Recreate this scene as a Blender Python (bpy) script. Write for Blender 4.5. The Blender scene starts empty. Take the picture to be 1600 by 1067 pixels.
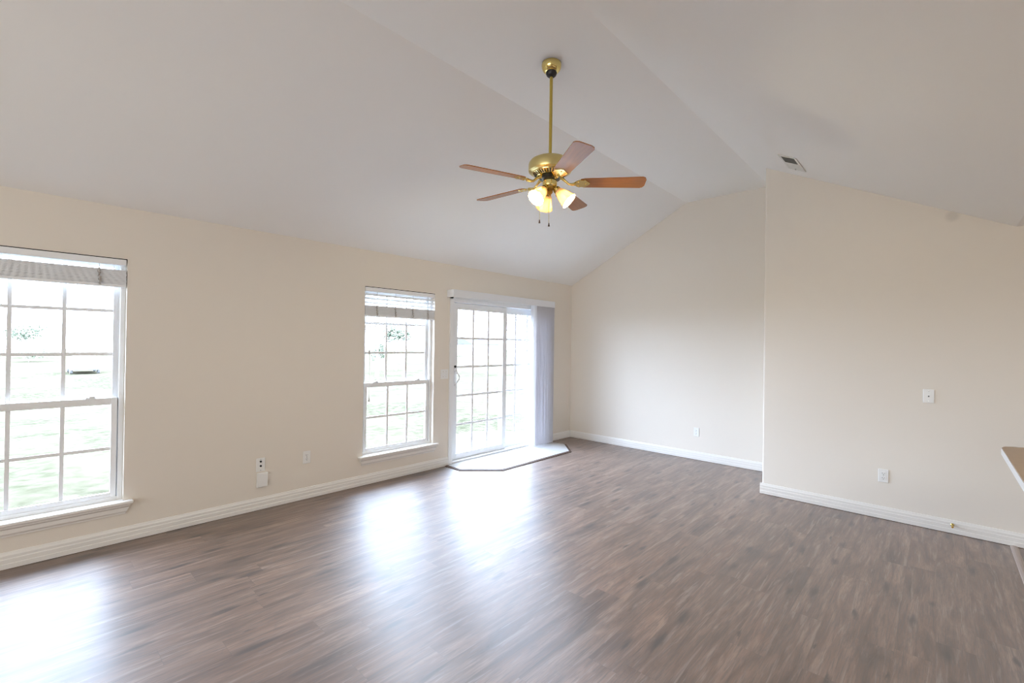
import bpy, bmesh, math, random
from mathutils import Vector, Matrix

random.seed(11)
scene = bpy.context.scene
COL = scene.collection
PI = math.pi

# ------------------------------------------------------------------ camera
F_PX, CX, CY, CAM_H = 719.0, 800.0, 533.5, 1.49
dX = Vector((1467 - CX, -(547 - CY), -F_PX)).normalized()
dY = Vector((25 - CX, -(526 - CY), -F_PX)).normalized()
dY = (dY - dX * dX.dot(dY)).normalized()
dZ = dX.cross(dY)
cam_data = bpy.data.cameras.new('camera')
cam = bpy.data.objects.new('camera', cam_data)
COL.objects.link(cam)
cam_data.sensor_width = 36.0
cam_data.sensor_fit = 'HORIZONTAL'
cam_data.lens = F_PX / 1600.0 * 36.0
cam_data.clip_start = 0.02
cam_data.clip_end = 500.0
rot = Matrix((dX, dY, dZ)).to_4x4()
cam.matrix_world = Matrix.Translation((0, 0, CAM_H)) @ rot
scene.camera = cam

# ------------------------------------------------------------------ light
SKY = 29.0
SKY_COL = (0.63, 0.755, 1.0)
world = bpy.data.worlds.new('overcast_sky')
scene.world = world
world.use_nodes = True
wb = world.node_tree.nodes['Background']
wb.inputs['Color'].default_value = (*SKY_COL, 1)
wb.inputs['Strength'].default_value = SKY


FILL_POWER = (70, 9, 146, 12)
LCOL = ((0.98, 1.0, 0.97),) * 4
BULB = 26.0


def area_light(name, loc, sx, sy, power, color, direction, portal=False):
    ld = bpy.data.lights.new(name, 'AREA')
    ld.shape = 'RECTANGLE'
    ld.size, ld.size_y = sx, sy
    ld.energy = power
    ld.color = color
    ld.cycles.is_portal = portal
    o = bpy.data.objects.new(name, ld)
    o.location = loc
    o.rotation_euler = Vector(direction).to_track_quat('-Z', 'Y').to_euler()
    COL.objects.link(o)
    return o


# daylight portals just outside the three glazed openings
area_light('window_portal', (0.0975, 4.56, 1.19), 0.95, 1.85, 1, (1, 1, 1), (0, -1, 0), True)
area_light('window_portal', (2.9125, 4.56, 1.19), 0.95, 1.85, 1, (1, 1, 1), (0, -1, 0), True)
area_light('door_portal', (4.56, 4.56, 1.03), 2.0, 2.1, 1, (1, 1, 1), (0, -1, 0), True)
# unseen fill lights added behind the camera to brighten walls and ceiling
area_light('kitchen_fill_down', (1.2, -2.4, 2.40), 1.3, 1.3, FILL_POWER[0], LCOL[0], (0, 0, -1))
area_light('dining_fill_up', (-1.4, 1.2, 1.0), 2.2, 2.2, FILL_POWER[1], LCOL[1], (0.15, 0, 1))
area_light('rear_fill', (-5.0, 0.6, 1.5), 4.6, 1.9, FILL_POWER[2], LCOL[2], (1, 0, 0.28))
area_light('kitchen_fill_side', (1.5, -4.5, 1.5), 3.4, 1.5, FILL_POWER[3], LCOL[3], (0, 1, 0.15))

scene.view_settings.view_transform = 'Standard'
scene.view_settings.look = 'None'
scene.view_settings.gamma = 1.0
scene.view_settings.exposure = 0.0
scene.view_settings.use_curve_mapping = False
scene.cycles.use_denoising = True
scene.cycles.filter_width = 1.0
scene.cycles.max_bounces = 16
scene.cycles.diffuse_bounces = 8
scene.cycles.glossy_bounces = 6
scene.cycles.transmission_bounces = 8
scene.cycles.transparent_max_bounces = 24
scene.cycles.caustics_reflective = False
scene.cycles.caustics_refractive = False
scene.cycles.sample_clamp_indirect = 12.0


# ------------------------------------------------------------------ materials
def new_mat(name):
    m = bpy.data.materials.new(name)
    m.use_nodes = True
    nt = m.node_tree
    return m, nt, nt.nodes['Principled BSDF']


def pmat(name, color, rough=0.5, metal=0.0, spec=0.5, noise=0.0, nscale=8.0, bump=0.0, bscale=200.0, stretch=(1, 1, 1), coat=0.0):
    """plain surface: colour with a slight procedural mottling and an optional fine bump"""
    m, nt, b = new_mat(name)
    b.inputs['Roughness'].default_value = rough
    b.inputs['Metallic'].default_value = metal
    b.inputs['Specular IOR Level'].default_value = spec
    b.inputs['Coat Weight'].default_value = coat
    tc = nt.nodes.new('ShaderNodeTexCoord')
    mp = nt.nodes.new('ShaderNodeMapping')
    mp.inputs['Scale'].default_value = stretch
    nt.links.new(tc.outputs['Object'], mp.inputs['Vector'])
    n = nt.nodes.new('ShaderNodeTexNoise')
    n.inputs['Scale'].default_value = nscale
    n.inputs['Detail'].default_value = 5
    nt.links.new(mp.outputs['Vector'], n.inputs['Vector'])
    mx = nt.nodes.new('ShaderNodeMix')
    mx.data_type = 'RGBA'
    mx.inputs[6].default_value = (*[c * (1 - noise) for c in color], 1)
    mx.inputs[7].default_value = (*[min(1, c * (1 + noise)) for c in color], 1)
    nt.links.new(n.outputs['Fac'], mx.inputs[0])
    nt.links.new(mx.outputs[2], b.inputs['Base Color'])
    if bump:
        n2 = nt.nodes.new('ShaderNodeTexNoise')
        n2.inputs['Scale'].default_value = bscale
        n2.inputs['Detail'].default_value = 3
        nt.links.new(mp.outputs['Vector'], n2.inputs['Vector'])
        bp = nt.nodes.new('ShaderNodeBump')
        bp.inputs['Strength'].default_value = bump
        bp.inputs['Distance'].default_value = 0.002
        nt.links.new(n2.outputs['Fac'], bp.inputs['Height'])
        nt.links.new(bp.outputs['Normal'], b.inputs['Normal'])
    return m


class NG:
    """small wrapper for writing math node chains"""
    def __init__(self, nt):
        self.nt = nt

    def put(self, sock, v):
        if hasattr(v, 'node'):
            self.nt.links.new(v, sock)
        elif isinstance(v, (tuple, list)):
            sock.default_value = v
        else:
            sock.default_value = v

    def m(self, op, a, b=0.0, c=None, clamp=False):
        n = self.nt.nodes.new('ShaderNodeMath')
        n.operation = op
        n.use_clamp = clamp
        self.put(n.inputs[0], a)
        self.put(n.inputs[1], b)
        if c is not None:
            self.put(n.inputs[2], c)
        return n.outputs[0]

    def xyz(self, x, y, z):
        n = self.nt.nodes.new('ShaderNodeCombineXYZ')
        for i, v in enumerate((x, y, z)):
            self.put(n.inputs[i], v)
        return n.outputs[0]

    def noise(self, vec, scale, detail=4, rough=0.5, dist=0.0):
        n = self.nt.nodes.new('ShaderNodeTexNoise')
        self.put(n.inputs['Vector'], vec)
        n.inputs['Scale'].default_value = scale
        n.inputs['Detail'].default_value = detail
        n.inputs['Roughness'].default_value = rough
        n.inputs['Distortion'].default_value = dist
        return n.outputs['Fac']

    def white(self, vec):
        n = self.nt.nodes.new('ShaderNodeTexWhiteNoise')
        n.noise_dimensions = '3D'
        self.put(n.inputs['Vector'], vec)
        return n.outputs['Value']

    def ramp(self, fac, stops):
        n = self.nt.nodes.new('ShaderNodeValToRGB')
        self.put(n.inputs[0], fac)
        e = n.color_ramp.elements
        while len(e) < len(stops):
            e.new(0.5)
        for el, (p, c) in zip(e, stops):
            el.position = p
            el.color = (*c, 1) if isinstance(c, tuple) else (c, c, c, 1)
        return n.outputs[0]

    def mix(self, fac, a, b, mode='MIX'):
        n = self.nt.nodes.new('ShaderNodeMix')
        n.data_type = 'RGBA'
        n.blend_type = mode
        self.put(n.inputs[0], fac)
        self.put(n.inputs[6], (*a, 1) if isinstance(a, tuple) and len(a) == 3 else a)
        self.put(n.inputs[7], (*b, 1) if isinstance(b, tuple) and len(b) == 3 else b)
        return n.outputs[2]


def floor_material():
    m, nt, b = new_mat('wood_plank_floor')
    g = NG(nt)
    geo = nt.nodes.new('ShaderNodeNewGeometry')
    sp = nt.nodes.new('ShaderNodeSeparateXYZ')
    nt.links.new(geo.outputs['Position'], sp.inputs[0])
    x, y = sp.outputs[0], sp.outputs[1]
    W, Ln = 0.152, 1.22
    v = g.m('DIVIDE', y, W)
    row = g.m('FLOOR', v)
    fv = g.m('FRACT', v)
    off = g.m('MULTIPLY', g.white(g.xyz(row, 3.7, 1.1)), Ln)
    u = g.m('DIVIDE', g.m('ADD', x, off), Ln)
    colm = g.m('FLOOR', u)
    fu = g.m('FRACT', u)
    idn = g.white(g.xyz(row, colm, 0.5))
    idz = g.m('MULTIPLY', idn, 61.0)
    # broad figure, fine pores and cathedral arches, all running along the plank
    fig = g.noise(g.xyz(g.m('MULTIPLY', x, 1.6), g.m('MULTIPLY', y, 9.0), idz), 1.0, 5, 0.6, 0.8)
    fine = g.noise(g.xyz(g.m('MULTIPLY', x, 9.0), g.m('MULTIPLY', y, 150.0), idz), 1.0, 3, 0.6, 0.3)
    ringn = g.noise(g.xyz(g.m('MULTIPLY', x, 0.9), g.m('MULTIPLY', y, 5.0), idz), 1.0, 2, 0.4, 0.4)
    ring = g.m('ABSOLUTE', g.m('SINE', g.m('MULTIPLY', ringn, 70.0)))
    ringf = g.ramp(ring, [(0.0, 1.0), (0.35, 0.0)])
    base = g.ramp(fig, [(0.28, (0.070, 0.040, 0.026)), (0.42, (0.148, 0.088, 0.060)), (0.56, (0.232, 0.146, 0.104)), (0.76, (0.370, 0.262, 0.200))])
    tone = g.ramp(idn, [(0.0, (0.86, 0.80, 0.76)), (0.3, (1.04, 0.95, 0.88)), (0.6, (0.95, 0.93, 0.91)), (1.0, (1.12, 1.05, 0.99))])
    c = g.mix(1.0, base, tone, 'MULTIPLY')
    c = g.mix(g.m('MULTIPLY', g.ramp(fine, [(0.38, 1.0), (0.52, 0.0)]), 0.55), c, (0.10, 0.075, 0.065))
    c = g.mix(g.m('MULTIPLY', ringf, 0.32), c, (0.13, 0.095, 0.08))
    strk = g.noise(g.xyz(g.m('MULTIPLY', x, 2.6), g.m('MULTIPLY', y, 38.0), idz), 1.0, 4, 0.65, 0.6)
    c = g.mix(g.m('MULTIPLY', g.ramp(strk, [(0.53, 0.0), (0.66, 1.0)]), 0.58), c, (0.075, 0.050, 0.040))
    c = g.mix(g.m('MULTIPLY', g.ramp(strk, [(0.32, 1.0), (0.45, 0.0)]), 0.45), c, (0.40, 0.315, 0.27))
    # scattered knots and dark mineral streaks
    vo = nt.nodes.new('ShaderNodeTexVoronoi')
    vo.voronoi_dimensions = '2D'
    vo.inputs['Scale'].default_value = 1.0
    wob = g.noise(g.xyz(g.m('MULTIPLY', x, 7.0), g.m('MULTIPLY', y, 45.0), idz), 1.0, 4, 0.6)
    kx = g.m('ADD', g.m('MULTIPLY', x, 1.7), g.m('MULTIPLY', wob, 0.30))
    ky = g.m('ADD', g.m('MULTIPLY', y, 6.5), g.m('MULTIPLY', wob, 0.30))
    nt.links.new(g.xyz(kx, ky, 0.0), vo.inputs['Vector'])
    vsp = nt.nodes.new('ShaderNodeSeparateColor')
    nt.links.new(vo.outputs['Color'], vsp.inputs[0])
    keep = g.m('GREATER_THAN', vsp.outputs[0], 0.35)
    size = g.m('MULTIPLY_ADD', vsp.outputs[1], 0.15, 0.07)
    kn = g.m('DIVIDE', vo.outputs['Distance'], size)
    knf = g.m('MULTIPLY', g.ramp(kn, [(0.25, 1.0), (0.6, 0.55), (1.0, 0.0)]), keep)
    c = g.mix(g.m('MULTIPLY', knf, 0.85), c, (0.040, 0.028, 0.024))
    # seams
    ev = g.m('MINIMUM', fv, g.m('SUBTRACT', 1.0, fv))
    eu = g.m('MINIMUM', fu, g.m('SUBTRACT', 1.0, fu))
    sv = g.m('LESS_THAN', ev, 0.006)
    su = g.m('LESS_THAN', eu, 0.0011)
    seam = g.m('MAXIMUM', sv, su)
    c = g.mix(g.m('MULTIPLY', seam, 0.28), c, (0.06, 0.045, 0.04))
    nt.links.new(c, b.inputs['Base Color'])
    rg = g.m('MULTIPLY_ADD', fine, 0.12, 0.40)
    nt.links.new(rg, b.inputs['Roughness'])
    b.inputs['Specular IOR Level'].default_value = 0.85
    b.inputs['Anisotropic'].default_value = 0.9
    nt.links.new(g.xyz(0.0, 1.0, 0.0), b.inputs['Tangent'])     # pores run along the planks, gloss spreads across them
    b.inputs['IOR'].default_value = 1.65
    b.inputs['Coat Weight'].default_value = 1.0
    b.inputs['Coat Roughness'].default_value = 0.58
    b.inputs['Sheen Weight'].default_value = 0.03
    b.inputs['Sheen Roughness'].default_value = 0.6
    bp = nt.nodes.new('ShaderNodeBump')
    bp.inputs['Strength'].default_value = 0.12
    bp.inputs['Distance'].default_value = 0.002
    nt.links.new(g.m('SUBTRACT', fine, seam), bp.inputs['Height'])
    nt.links.new(bp.outputs['Normal'], b.inputs['Normal'])
    return m


def wall_material(name, color, stain=None):
    m, nt, b = new_mat(name)
    g = NG(nt)
    geo = nt.nodes.new('ShaderNodeNewGeometry')
    pos = geo.outputs['Position']
    n = g.noise(pos, 0.9, 3)
    c = g.mix(n, tuple(k * 0.985 for k in color), tuple(min(1, k * 1.015) for k in color))
    if stain:
        d = nt.nodes.new('ShaderNodeVectorMath')
        d.operation = 'DISTANCE'
        nt.links.new(pos, d.inputs[0])
        d.inputs[1].default_value = stain
        f = g.ramp(d.outputs['Value'], [(0.025, 1.0), (0.055, 0.0)])
        c = g.mix(g.m('MULTIPLY', f, 0.20), c, (0.22, 0.21, 0.19))
    nt.links.new(c, b.inputs['Base Color'])
    b.inputs['Roughness'].default_value = 0.62
    b.inputs['Specular IOR Level'].default_value = 0.3
    n2 = g.noise(pos, 130.0, 2)
    bp = nt.nodes.new('ShaderNodeBump')
    bp.inputs['Strength'].default_value = 0.10
    bp.inputs['Distance'].default_value = 0.002
    nt.links.new(n2, bp.inputs['Height'])
    nt.links.new(bp.outputs['Normal'], b.inputs['Normal'])
    return m


def glass_material():
    m, nt, b = new_mat('clear_glass')
    nt.nodes.remove(b)
    out = nt.nodes['Material Output']
    t = nt.nodes.new('ShaderNodeBsdfTransparent')
    t.inputs['Color'].default_value = (0.94, 0.96, 0.95, 1)
    gl = nt.nodes.new('ShaderNodeBsdfGlossy')
    gl.inputs['Roughness'].default_value = 0.02
    lw = nt.nodes.new('ShaderNodeLayerWeight')
    g = NG(nt)
    fac = g.m('MULTIPLY_ADD', g.m('POWER', lw.outputs['Facing'], 5.0), 0.9, 0.03)
    mx = nt.nodes.new('ShaderNodeMixShader')
    nt.links.new(fac, mx.inputs[0])
    nt.links.new(t.outputs[0], mx.inputs[1])
    nt.links.new(gl.outputs[0], mx.inputs[2])
    nt.links.new(mx.outputs[0], out.inputs['Surface'])
    return m


def shade_material():
    m, nt, b = new_mat('frosted_amber_glass')
    out = nt.nodes['Material Output']
    b.inputs['Base Color'].default_value = (0.80, 0.68, 0.46, 1)
    b.inputs['Roughness'].default_value = 0.25
    tl = nt.nodes.new('ShaderNodeBsdfTranslucent')
    tl.inputs['Color'].default_value = (0.38, 0.235, 0.10, 1)
    tr = nt.nodes.new('ShaderNodeBsdfTransparent')
    tr.inputs['Color'].default_value = (1.0, 0.92, 0.75, 1)
    m1 = nt.nodes.new('ShaderNodeMixShader')
    m1.inputs[0].default_value = 0.55
    nt.links.new(b.outputs[0], m1.inputs[1])
    nt.links.new(tl.outputs[0], m1.inputs[2])
    m2 = nt.nodes.new('ShaderNodeMixShader')
    m2.inputs[0].default_value = 0.07
    nt.links.new(m1.outputs[0], m2.inputs[1])
    nt.links.new(tr.outputs[0], m2.inputs[2])
    nt.links.new(m2.outputs[0], out.inputs['Surface'])
    return m


def emit_material(name, color, strength):
    m, nt, b = new_mat(name)
    b.inputs['Base Color'].default_value = (*color, 1)
    b.inputs['Emission Color'].default_value = (*color, 1)
    b.inputs['Emission Strength'].default_value = strength
    return m


def grass_material():
    m, nt, b = new_mat('lawn_grass')
    g = NG(nt)
    geo = nt.nodes.new('ShaderNodeNewGeometry')
    pos = geo.outputs['Position']
    n1 = g.noise(pos, 0.35, 4)
    n2 = g.noise(pos, 5.0, 6, 0.7)
    c = g.ramp(n2, [(0.36, (0.034, 0.036, 0.021)), (0.5, (0.060, 0.057, 0.039)), (0.66, (0.105, 0.092, 0.066))])
    c = g.mix(g.ramp(n1, [(0.4, 0.0), (0.65, 0.75)]), c, (0.095, 0.084, 0.058))
    nt.links.new(c, b.inputs['Base Color'])
    b.inputs['Roughness'].default_value = 0.9
    b.inputs['Specular IOR Level'].default_value = 0.0
    return m


WALL_C = (0.79, 0.735, 0.66)
M = {
    'floor': floor_material(),
    'wall': wall_material('beige_wall_paint', WALL_C),
    'wall_stained': wall_material('beige_wall_paint_scuffed', WALL_C, (5.213, -0.073, 2.59)),
    'ceiling': wall_material('white_ceiling_paint', (0.895, 0.893, 0.878)),
    'trim': pmat('white_trim_paint', (0.82, 0.80, 0.77), 0.35, noise=0.015, nscale=3),
    'vinyl': pmat('white_vinyl', (0.82, 0.83, 0.84), 0.35, noise=0.01),
    'valance': pmat('white_valance_vinyl', (0.80, 0.82, 0.86), 0.35, noise=0.01),
    'slat': pmat('white_blind_slat', (0.87, 0.885, 0.91), 0.45, noise=0.03, nscale=3, stretch=(1, 8, 8)),
    'vane': pmat('grey_white_fabric_vane', (0.66, 0.65, 0.68), 0.6, noise=0.03, nscale=4, stretch=(8, 8, 0.4)),
    'cord': pmat('grey_cord', (0.45, 0.43, 0.41), 0.8, noise=0.05),
    'dark_gap': pmat('shadow_gap_dark', (0.045, 0.04, 0.038), 0.6, noise=0.05),
    'glass': glass_material(),
    'plate': pmat('white_plastic', (0.84, 0.84, 0.83), 0.32, noise=0.01),
    'slot': pmat('black_slot', (0.02, 0.02, 0.02), 0.6, noise=0.05),
    'slot_grey': pmat('grey_slot', (0.22, 0.23, 0.24), 0.6, noise=0.05),
    'tile': pmat('glazed_white_tile', (0.58, 0.575, 0.57), 0.16, noise=0.03, nscale=5),
    'dark_wood': pmat('dark_wood_edge', (0.10, 0.06, 0.042), 0.7, noise=0.25, nscale=8, stretch=(2, 20, 2)),
    'pale_wood': pmat('pale_wood_strip', (0.42, 0.34, 0.30), 0.35, noise=0.12, nscale=6, stretch=(2, 30, 2)),
    'brass': pmat('polished_brass', (0.80, 0.65, 0.26), 0.16, 1.0, noise=0.04, nscale=6),
    'brass_dull': pmat('lacquered_brass_rod', (0.60, 0.46, 0.11), 0.30, 1.0, noise=0.04, nscale=6),
    'brass_satin': pmat('satin_brass', (0.74, 0.62, 0.28), 0.30, 1.0, noise=0.04, nscale=6),
    'brass_dark': pmat('aged_brass', (0.45, 0.28, 0.07), 0.3, 1.0, noise=0.1, nscale=30),
    'black': pmat('black_metal', (0.018, 0.017, 0.018), 0.35, noise=0.05),
    'blade': pmat('oak_veneer_blade', (0.38, 0.145, 0.034), 0.35, noise=0.30, nscale=3, stretch=(2, 22, 22), coat=0.1),
    'shade': shade_material(),
    'bulb': emit_material('glowing_bulb', (1.0, 0.84, 0.58), 7.0),
    'vent': pmat('white_enamel_register', (0.72, 0.72, 0.68), 0.4, noise=0.02),
    'vent_dark': pmat('dark_duct', (0.07, 0.066, 0.05), 0.8, noise=0.1),
    'laminate': pmat('tan_laminate', (0.47, 0.34, 0.225), 0.4, noise=0.10, nscale=30),
    'cabinet': pmat('white_cabinet_paint', (0.80, 0.79, 0.77), 0.4, noise=0.01),
    'concrete': pmat('pale_concrete', (0.34, 0.33, 0.31), 0.9, spec=0.0, noise=0.08, nscale=4),
    'grass': grass_material(),
    'leaf_green': pmat('green_leaves', (0.20, 0.225, 0.165), 0.7, spec=0.0, noise=0.2, nscale=3),
    'leaf_dusty': pmat('dusty_leaves', (0.25, 0.23, 0.20), 0.7, spec=0.0, noise=0.2, nscale=3),
    'bark': pmat('grey_bark', (0.30, 0.27, 0.24), 0.9, spec=0.0, noise=0.25, nscale=9),
    'car_paint': pmat('white_car_paint', (0.60, 0.61, 0.62), 0.25, noise=0.01, coat=0.5),
    'car_glass': pmat('dark_car_glass', (0.05, 0.05, 0.05), 0.2, noise=0.02),
    'car_trim': pmat('grey_bumper', (0.17, 0.17, 0.17), 0.5, noise=0.03),
    'rubber': pmat('dusty_rubber', (0.2, 0.2, 0.2), 0.8, noise=0.05),
    'chrome': pmat('silver_metal', (0.6, 0.6, 0.6), 0.25, 1.0, noise=0.02),
    'roof': pmat('grey_shingle_roof', (0.10, 0.10, 0.115), 0.9, spec=0.0, noise=0.15, nscale=6),
    'siding': pmat('pale_siding', (0.42, 0.42, 0.42), 0.8, noise=0.03),
}


# ------------------------------------------------------------------ mesh helpers
class MB:
    def __init__(self):
        self.bm = bmesh.new()

    def poly_extrude(self, pts, vec):
        """closed solid: polygon pts (3D) swept along vec"""
        vec = Vector(vec)
        a = [self.bm.verts.new(Vector(p)) for p in pts]
        b = [self.bm.verts.new(Vector(p) + vec) for p in pts]
        n = len(pts)
        fs = [self.bm.faces.new(a), self.bm.faces.new(list(reversed(b)))]
        for i in range(n):
            j = (i + 1) % n
            fs.append(self.bm.faces.new((a[i], b[i], b[j], a[j])))
        return fs

    def box(self, x0, x1, y0, y1, z0, z1, bevel=0.0, seg=2):
        fs = self.poly_extrude([(x0, y0, z0), (x1, y0, z0), (x1, y1, z0), (x0, y1, z0)], (0, 0, z1 - z0))
        if bevel > 0:
            es = list({e for f in fs for e in f.edges})
            bmesh.ops.bevel(self.bm, geom=es, offset=bevel, segments=seg, profile=0.5, affect='EDGES')
        return self

    def lathe(self, prof, center=(0, 0, 0), segs=32, mat=None, ripple=None):
        """prof: list of (r, z); mat: 3x3 turning local z; ripple(i_prof, angle) -> radius factor"""
        c = Vector(center)
        mat = mat or Matrix.Identity(3)
        rings = []
        for i, (r, z) in enumerate(prof):
            if r < 1e-6:
                rings.append([self.bm.verts.new(c + mat @ Vector((0, 0, z)))])
            else:
                ring = []
                for k in range(segs):
                    a = 2 * PI * k / segs
                    q = r * (ripple(i, a) if ripple else 1.0)
                    ring.append(self.bm.verts.new(c + mat @ Vector((q * math.cos(a), q * math.sin(a), z))))
                rings.append(ring)
        for A, B in zip(rings, rings[1:]):
            for k in range(segs):
                j = (k + 1) % segs
                if len(A) == 1 and len(B) == 1:
                    continue
                if len(A) == 1:
                    self.bm.faces.new((A[0], B[j], B[k]))
                elif len(B) == 1:
                    self.bm.faces.new((A[k], A[j], B[0]))
                else:
                    self.bm.faces.new((A[k], A[j], B[j], B[k]))
        for ring in (rings[0], rings[-1]):
            if len(ring) > 2:
                self.bm.faces.new(ring)
        return self

    def tube(self, pts, r, segs=10):
        pts = [Vector(p) for p in pts]
        rr = r if isinstance(r, (list, tuple)) else [r] * len(pts)
        rings = []
        for i, p in enumerate(pts):
            t = (pts[min(i + 1, len(pts) - 1)] - pts[max(i - 1, 0)]).normalized()
            up = Vector((0, 0, 1)) if abs(t.z) < 0.95 else Vector((1, 0, 0))
            u = t.cross(up).normalized()
            w = t.cross(u)
            rings.append([self.bm.verts.new(p + (u * math.cos(2 * PI * k / segs) + w * math.sin(2 * PI * k / segs)) * rr[i]) for k in range(segs)])
        for A, B in zip(rings, rings[1:]):
            for k in range(segs):
                j = (k + 1) % segs
                self.bm.faces.new((A[k], A[j], B[j], B[k]))
        self.bm.faces.new(rings[0])
        self.bm.faces.new(list(reversed(rings[-1])))
        return self

    def ball(self, c, r, sc=(1, 1, 1), seg=16):
        mtx = Matrix.Translation(c) @ Matrix.Diagonal((*[r * s for s in sc], 1))
        bmesh.ops.create_uvsphere(self.bm, u_segments=seg, v_segments=max(6, seg // 2), radius=1.0, matrix=mtx)
        return self


def setp(o, label=None, cat=None, group=None, kind=None):
    if label:
        o['label'] = label
    if cat:
        o['category'] = cat
    if group:
        o['group'] = group
    if kind:
        o['kind'] = kind
    return o


def obj(name, mb, mat, parent=None, smooth=False, origin=None):
    """link the builder's mesh as one object; coordinates are given in world space"""
    me = bpy.data.meshes.new(name)
    bm = mb.bm
    bmesh.ops.recalc_face_normals(bm, faces=bm.faces)
    root = parent
    while root is not None and root.parent is not None:
        root = root.parent
    org = Vector(root.location) if root is not None else Vector(origin or (0, 0, 0))
    bmesh.ops.translate(bm, verts=bm.verts, vec=-org)
    if smooth:
        for f in bm.faces:
            f.smooth = True
        for e in bm.edges:
            if len(e.link_faces) == 2 and e.calc_face_angle(0) > math.radians(38):
                e.smooth = False
    bm.to_mesh(me)
    bm.free()
    me.materials.append(M[mat])
    o = bpy.data.objects.new(name, me)
    COL.objects.link(o)
    if parent is not None:
        o.parent = parent
    else:
        o.location = org
    return o


def empty(name, loc):
    o = bpy.data.objects.new(name, None)
    o.location = loc
    o.empty_display_size = 0.1
    COL.objects.link(o)
    return o


def struct(name, mb, mat, **k):
    return setp(obj(name, mb, mat, **k), kind='structure')


# ------------------------------------------------------------------ room shell
D, L, J = 4.375, 6.124, 5.213          # window wall, far wall, projecting right wall
H0, H1 = 2.447, 3.428                  # plate height, flat of the vault
YR0, YR1, YE = 2.51, 1.50, -0.43       # vault break lines
RX0, RY0 = -5.2, -4.6                  # rear and kitchen limits (behind the camera)
JE = 1.318                             # free edge of the projecting wall

struct('floor', MB().box(RX0 - 0.15, L + 0.15, RY0 - 0.15, D + 0.15, -0.12, 0.0), 'floor')

# window wall, with openings cut
W1X0, W1X1, W2X0, W2X1 = -0.355, 0.550, 2.460, 3.365
WZ0, WZ1 = 0.280, 2.070
DX0, DX1, DZ1 = 3.605, 5.515, 2.050
T = 0.15
mb = MB()
ya, yb = D, D + T
for x0, x1, z0, z1 in [
    (RX0 - 0.15, W1X0, 0, H0), (W1X0, W1X1, 0, WZ0), (W1X0, W1X1, WZ1, H0),
    (W1X1, W2X0, 0, H0), (W2X0, W2X1, 0, WZ0), (W2X0, W2X1, WZ1, H0),
    (W2X1, DX0, 0, H0), (DX0, DX1, DZ1, H0), (DX1, L + 0.15, 0, H0)]:
    mb.box(x0, x1, ya, yb, z0, z1)
bmesh.ops.remove_doubles(mb.bm, verts=mb.bm.verts, dist=1e-5)
struct('wall_left', mb, 'wall')


def gable(y0, y1):
    """cross-section of the room under the vault between y0 and y1"""
    def zc(y):
        if y >= YR0:
            return H1 - (y - YR0) * (H1 - H0) / (D - YR0)
        if y >= YR1:
            return H1
        if y >= YE:
            return H1 - (YR1 - y) * (H1 - H0) / (YR1 - YE)
        return H0
    ys = sorted({y0, y1, *[k for k in (YR0, YR1, YE) if y0 < k < y1]})
    return [(y0, -0.0), (y1, -0.0)] + [(y, zc(y) + 0.01) for y in reversed(ys)], zc


prof, zc = gable(JE - 0.3, D)
mb = MB()
mb.poly_extrude([(L, y, z) for y, z in prof], (0.15, 0, 0))
struct('wall_back', mb, 'wall')

prof, zc = gable(RY0, JE)
mb = MB()
fs = mb.poly_extrude([(J, y, z) for y, z in prof], (L - J + 0.15, 0, 0))
edge = [e for e in mb.bm.edges if all(abs(v.co.x - J) < 1e-4 and abs(v.co.y - JE) < 1e-4 for v in e.verts)]
bmesh.ops.bevel(mb.bm, geom=edge, offset=0.018, segments=5, profile=0.5, affect='EDGES')
struct('wall_right', mb, 'wall_stained', smooth=True)

prof, zc = gable(RY0, D)
mb = MB()
mb.poly_extrude([(RX0, y, z) for y, z in prof], (-0.15, 0, 0))
struct('wall_rear', mb, 'wall')
struct('wall_kitchen', MB().box(RX0, J, RY0 - 0.15, RY0, 0, H0), 'wall')

# vaulted ceiling with the flat strip, then the low flat over the kitchen
cp = [(D + T, H0), (D, H0), (YR0, H1), (YR1, H1), (YE, H0), (RY0 - 0.15, H0),
      (RY0 - 0.15, H0 + 0.16), (YE, H0 + 0.16), (YR1, H1 + 0.16), (YR0, H1 + 0.16), (D + T, H0 + 0.16)]
mb = MB()
mb.poly_extrude([(RX0 - 0.15, y, z) for y, z in cp], (L - RX0 + 0.30, 0, 0))
struct('ceiling', mb, 'ceiling')

# unseen eave outside the window wall, added to block high sky light
mb = MB()
mb.poly_extrude([(RX0 - 0.6, D + T, H0 + 0.02), (RX0 - 0.6, D + T + 0.62, H0 + 0.02), (RX0 - 0.6, D + T + 0.62, H0 + 0.20), (RX0 - 0.6, D + T, H0 + 0.46)], (L - RX0 + 1.2, 0, 0))
struct('roof', mb, 'roof')

# ------------------------------------------------------------------ baseboards
BB = [(0.0, 0.0), (0.017, 0.0), (0.017, 0.030), (0.0145, 0.034), (0.0145, 0.060), (0.012, 0.066), (0.012, 0.082), (0.008, 0.092), (0.005, 0.103), (0.0, 0.105)]


def baseboard(name, p0, p1, inward):
    """profile swept from p0 to p1 along a wall; inward = unit vector into the room"""
    p0, p1, n = Vector((*p0, 0)), Vector((*p1, 0)), Vector((*inward, 0))
    m = MB()
    m.poly_extrude([p0 + n * a + Vector((0, 0, z + 0.003)) for a, z in BB], p1 - p0)
    return struct(name, m, 'trim')


baseboard('baseboard_left', (RX0, D), (3.592, D), (0, -1))
baseboard('baseboard_left.001', (5.53, D), (L, D), (0, -1))
baseboard('baseboard_back', (L, JE), (L, D - 0.017), (-1, 0))
baseboard('baseboard_right', (J, RY0), (J, JE + 0.017), (-1, 0))
baseboard('baseboard_right.001', (J, JE), (L - 0.017, JE), (0, 1))


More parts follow.
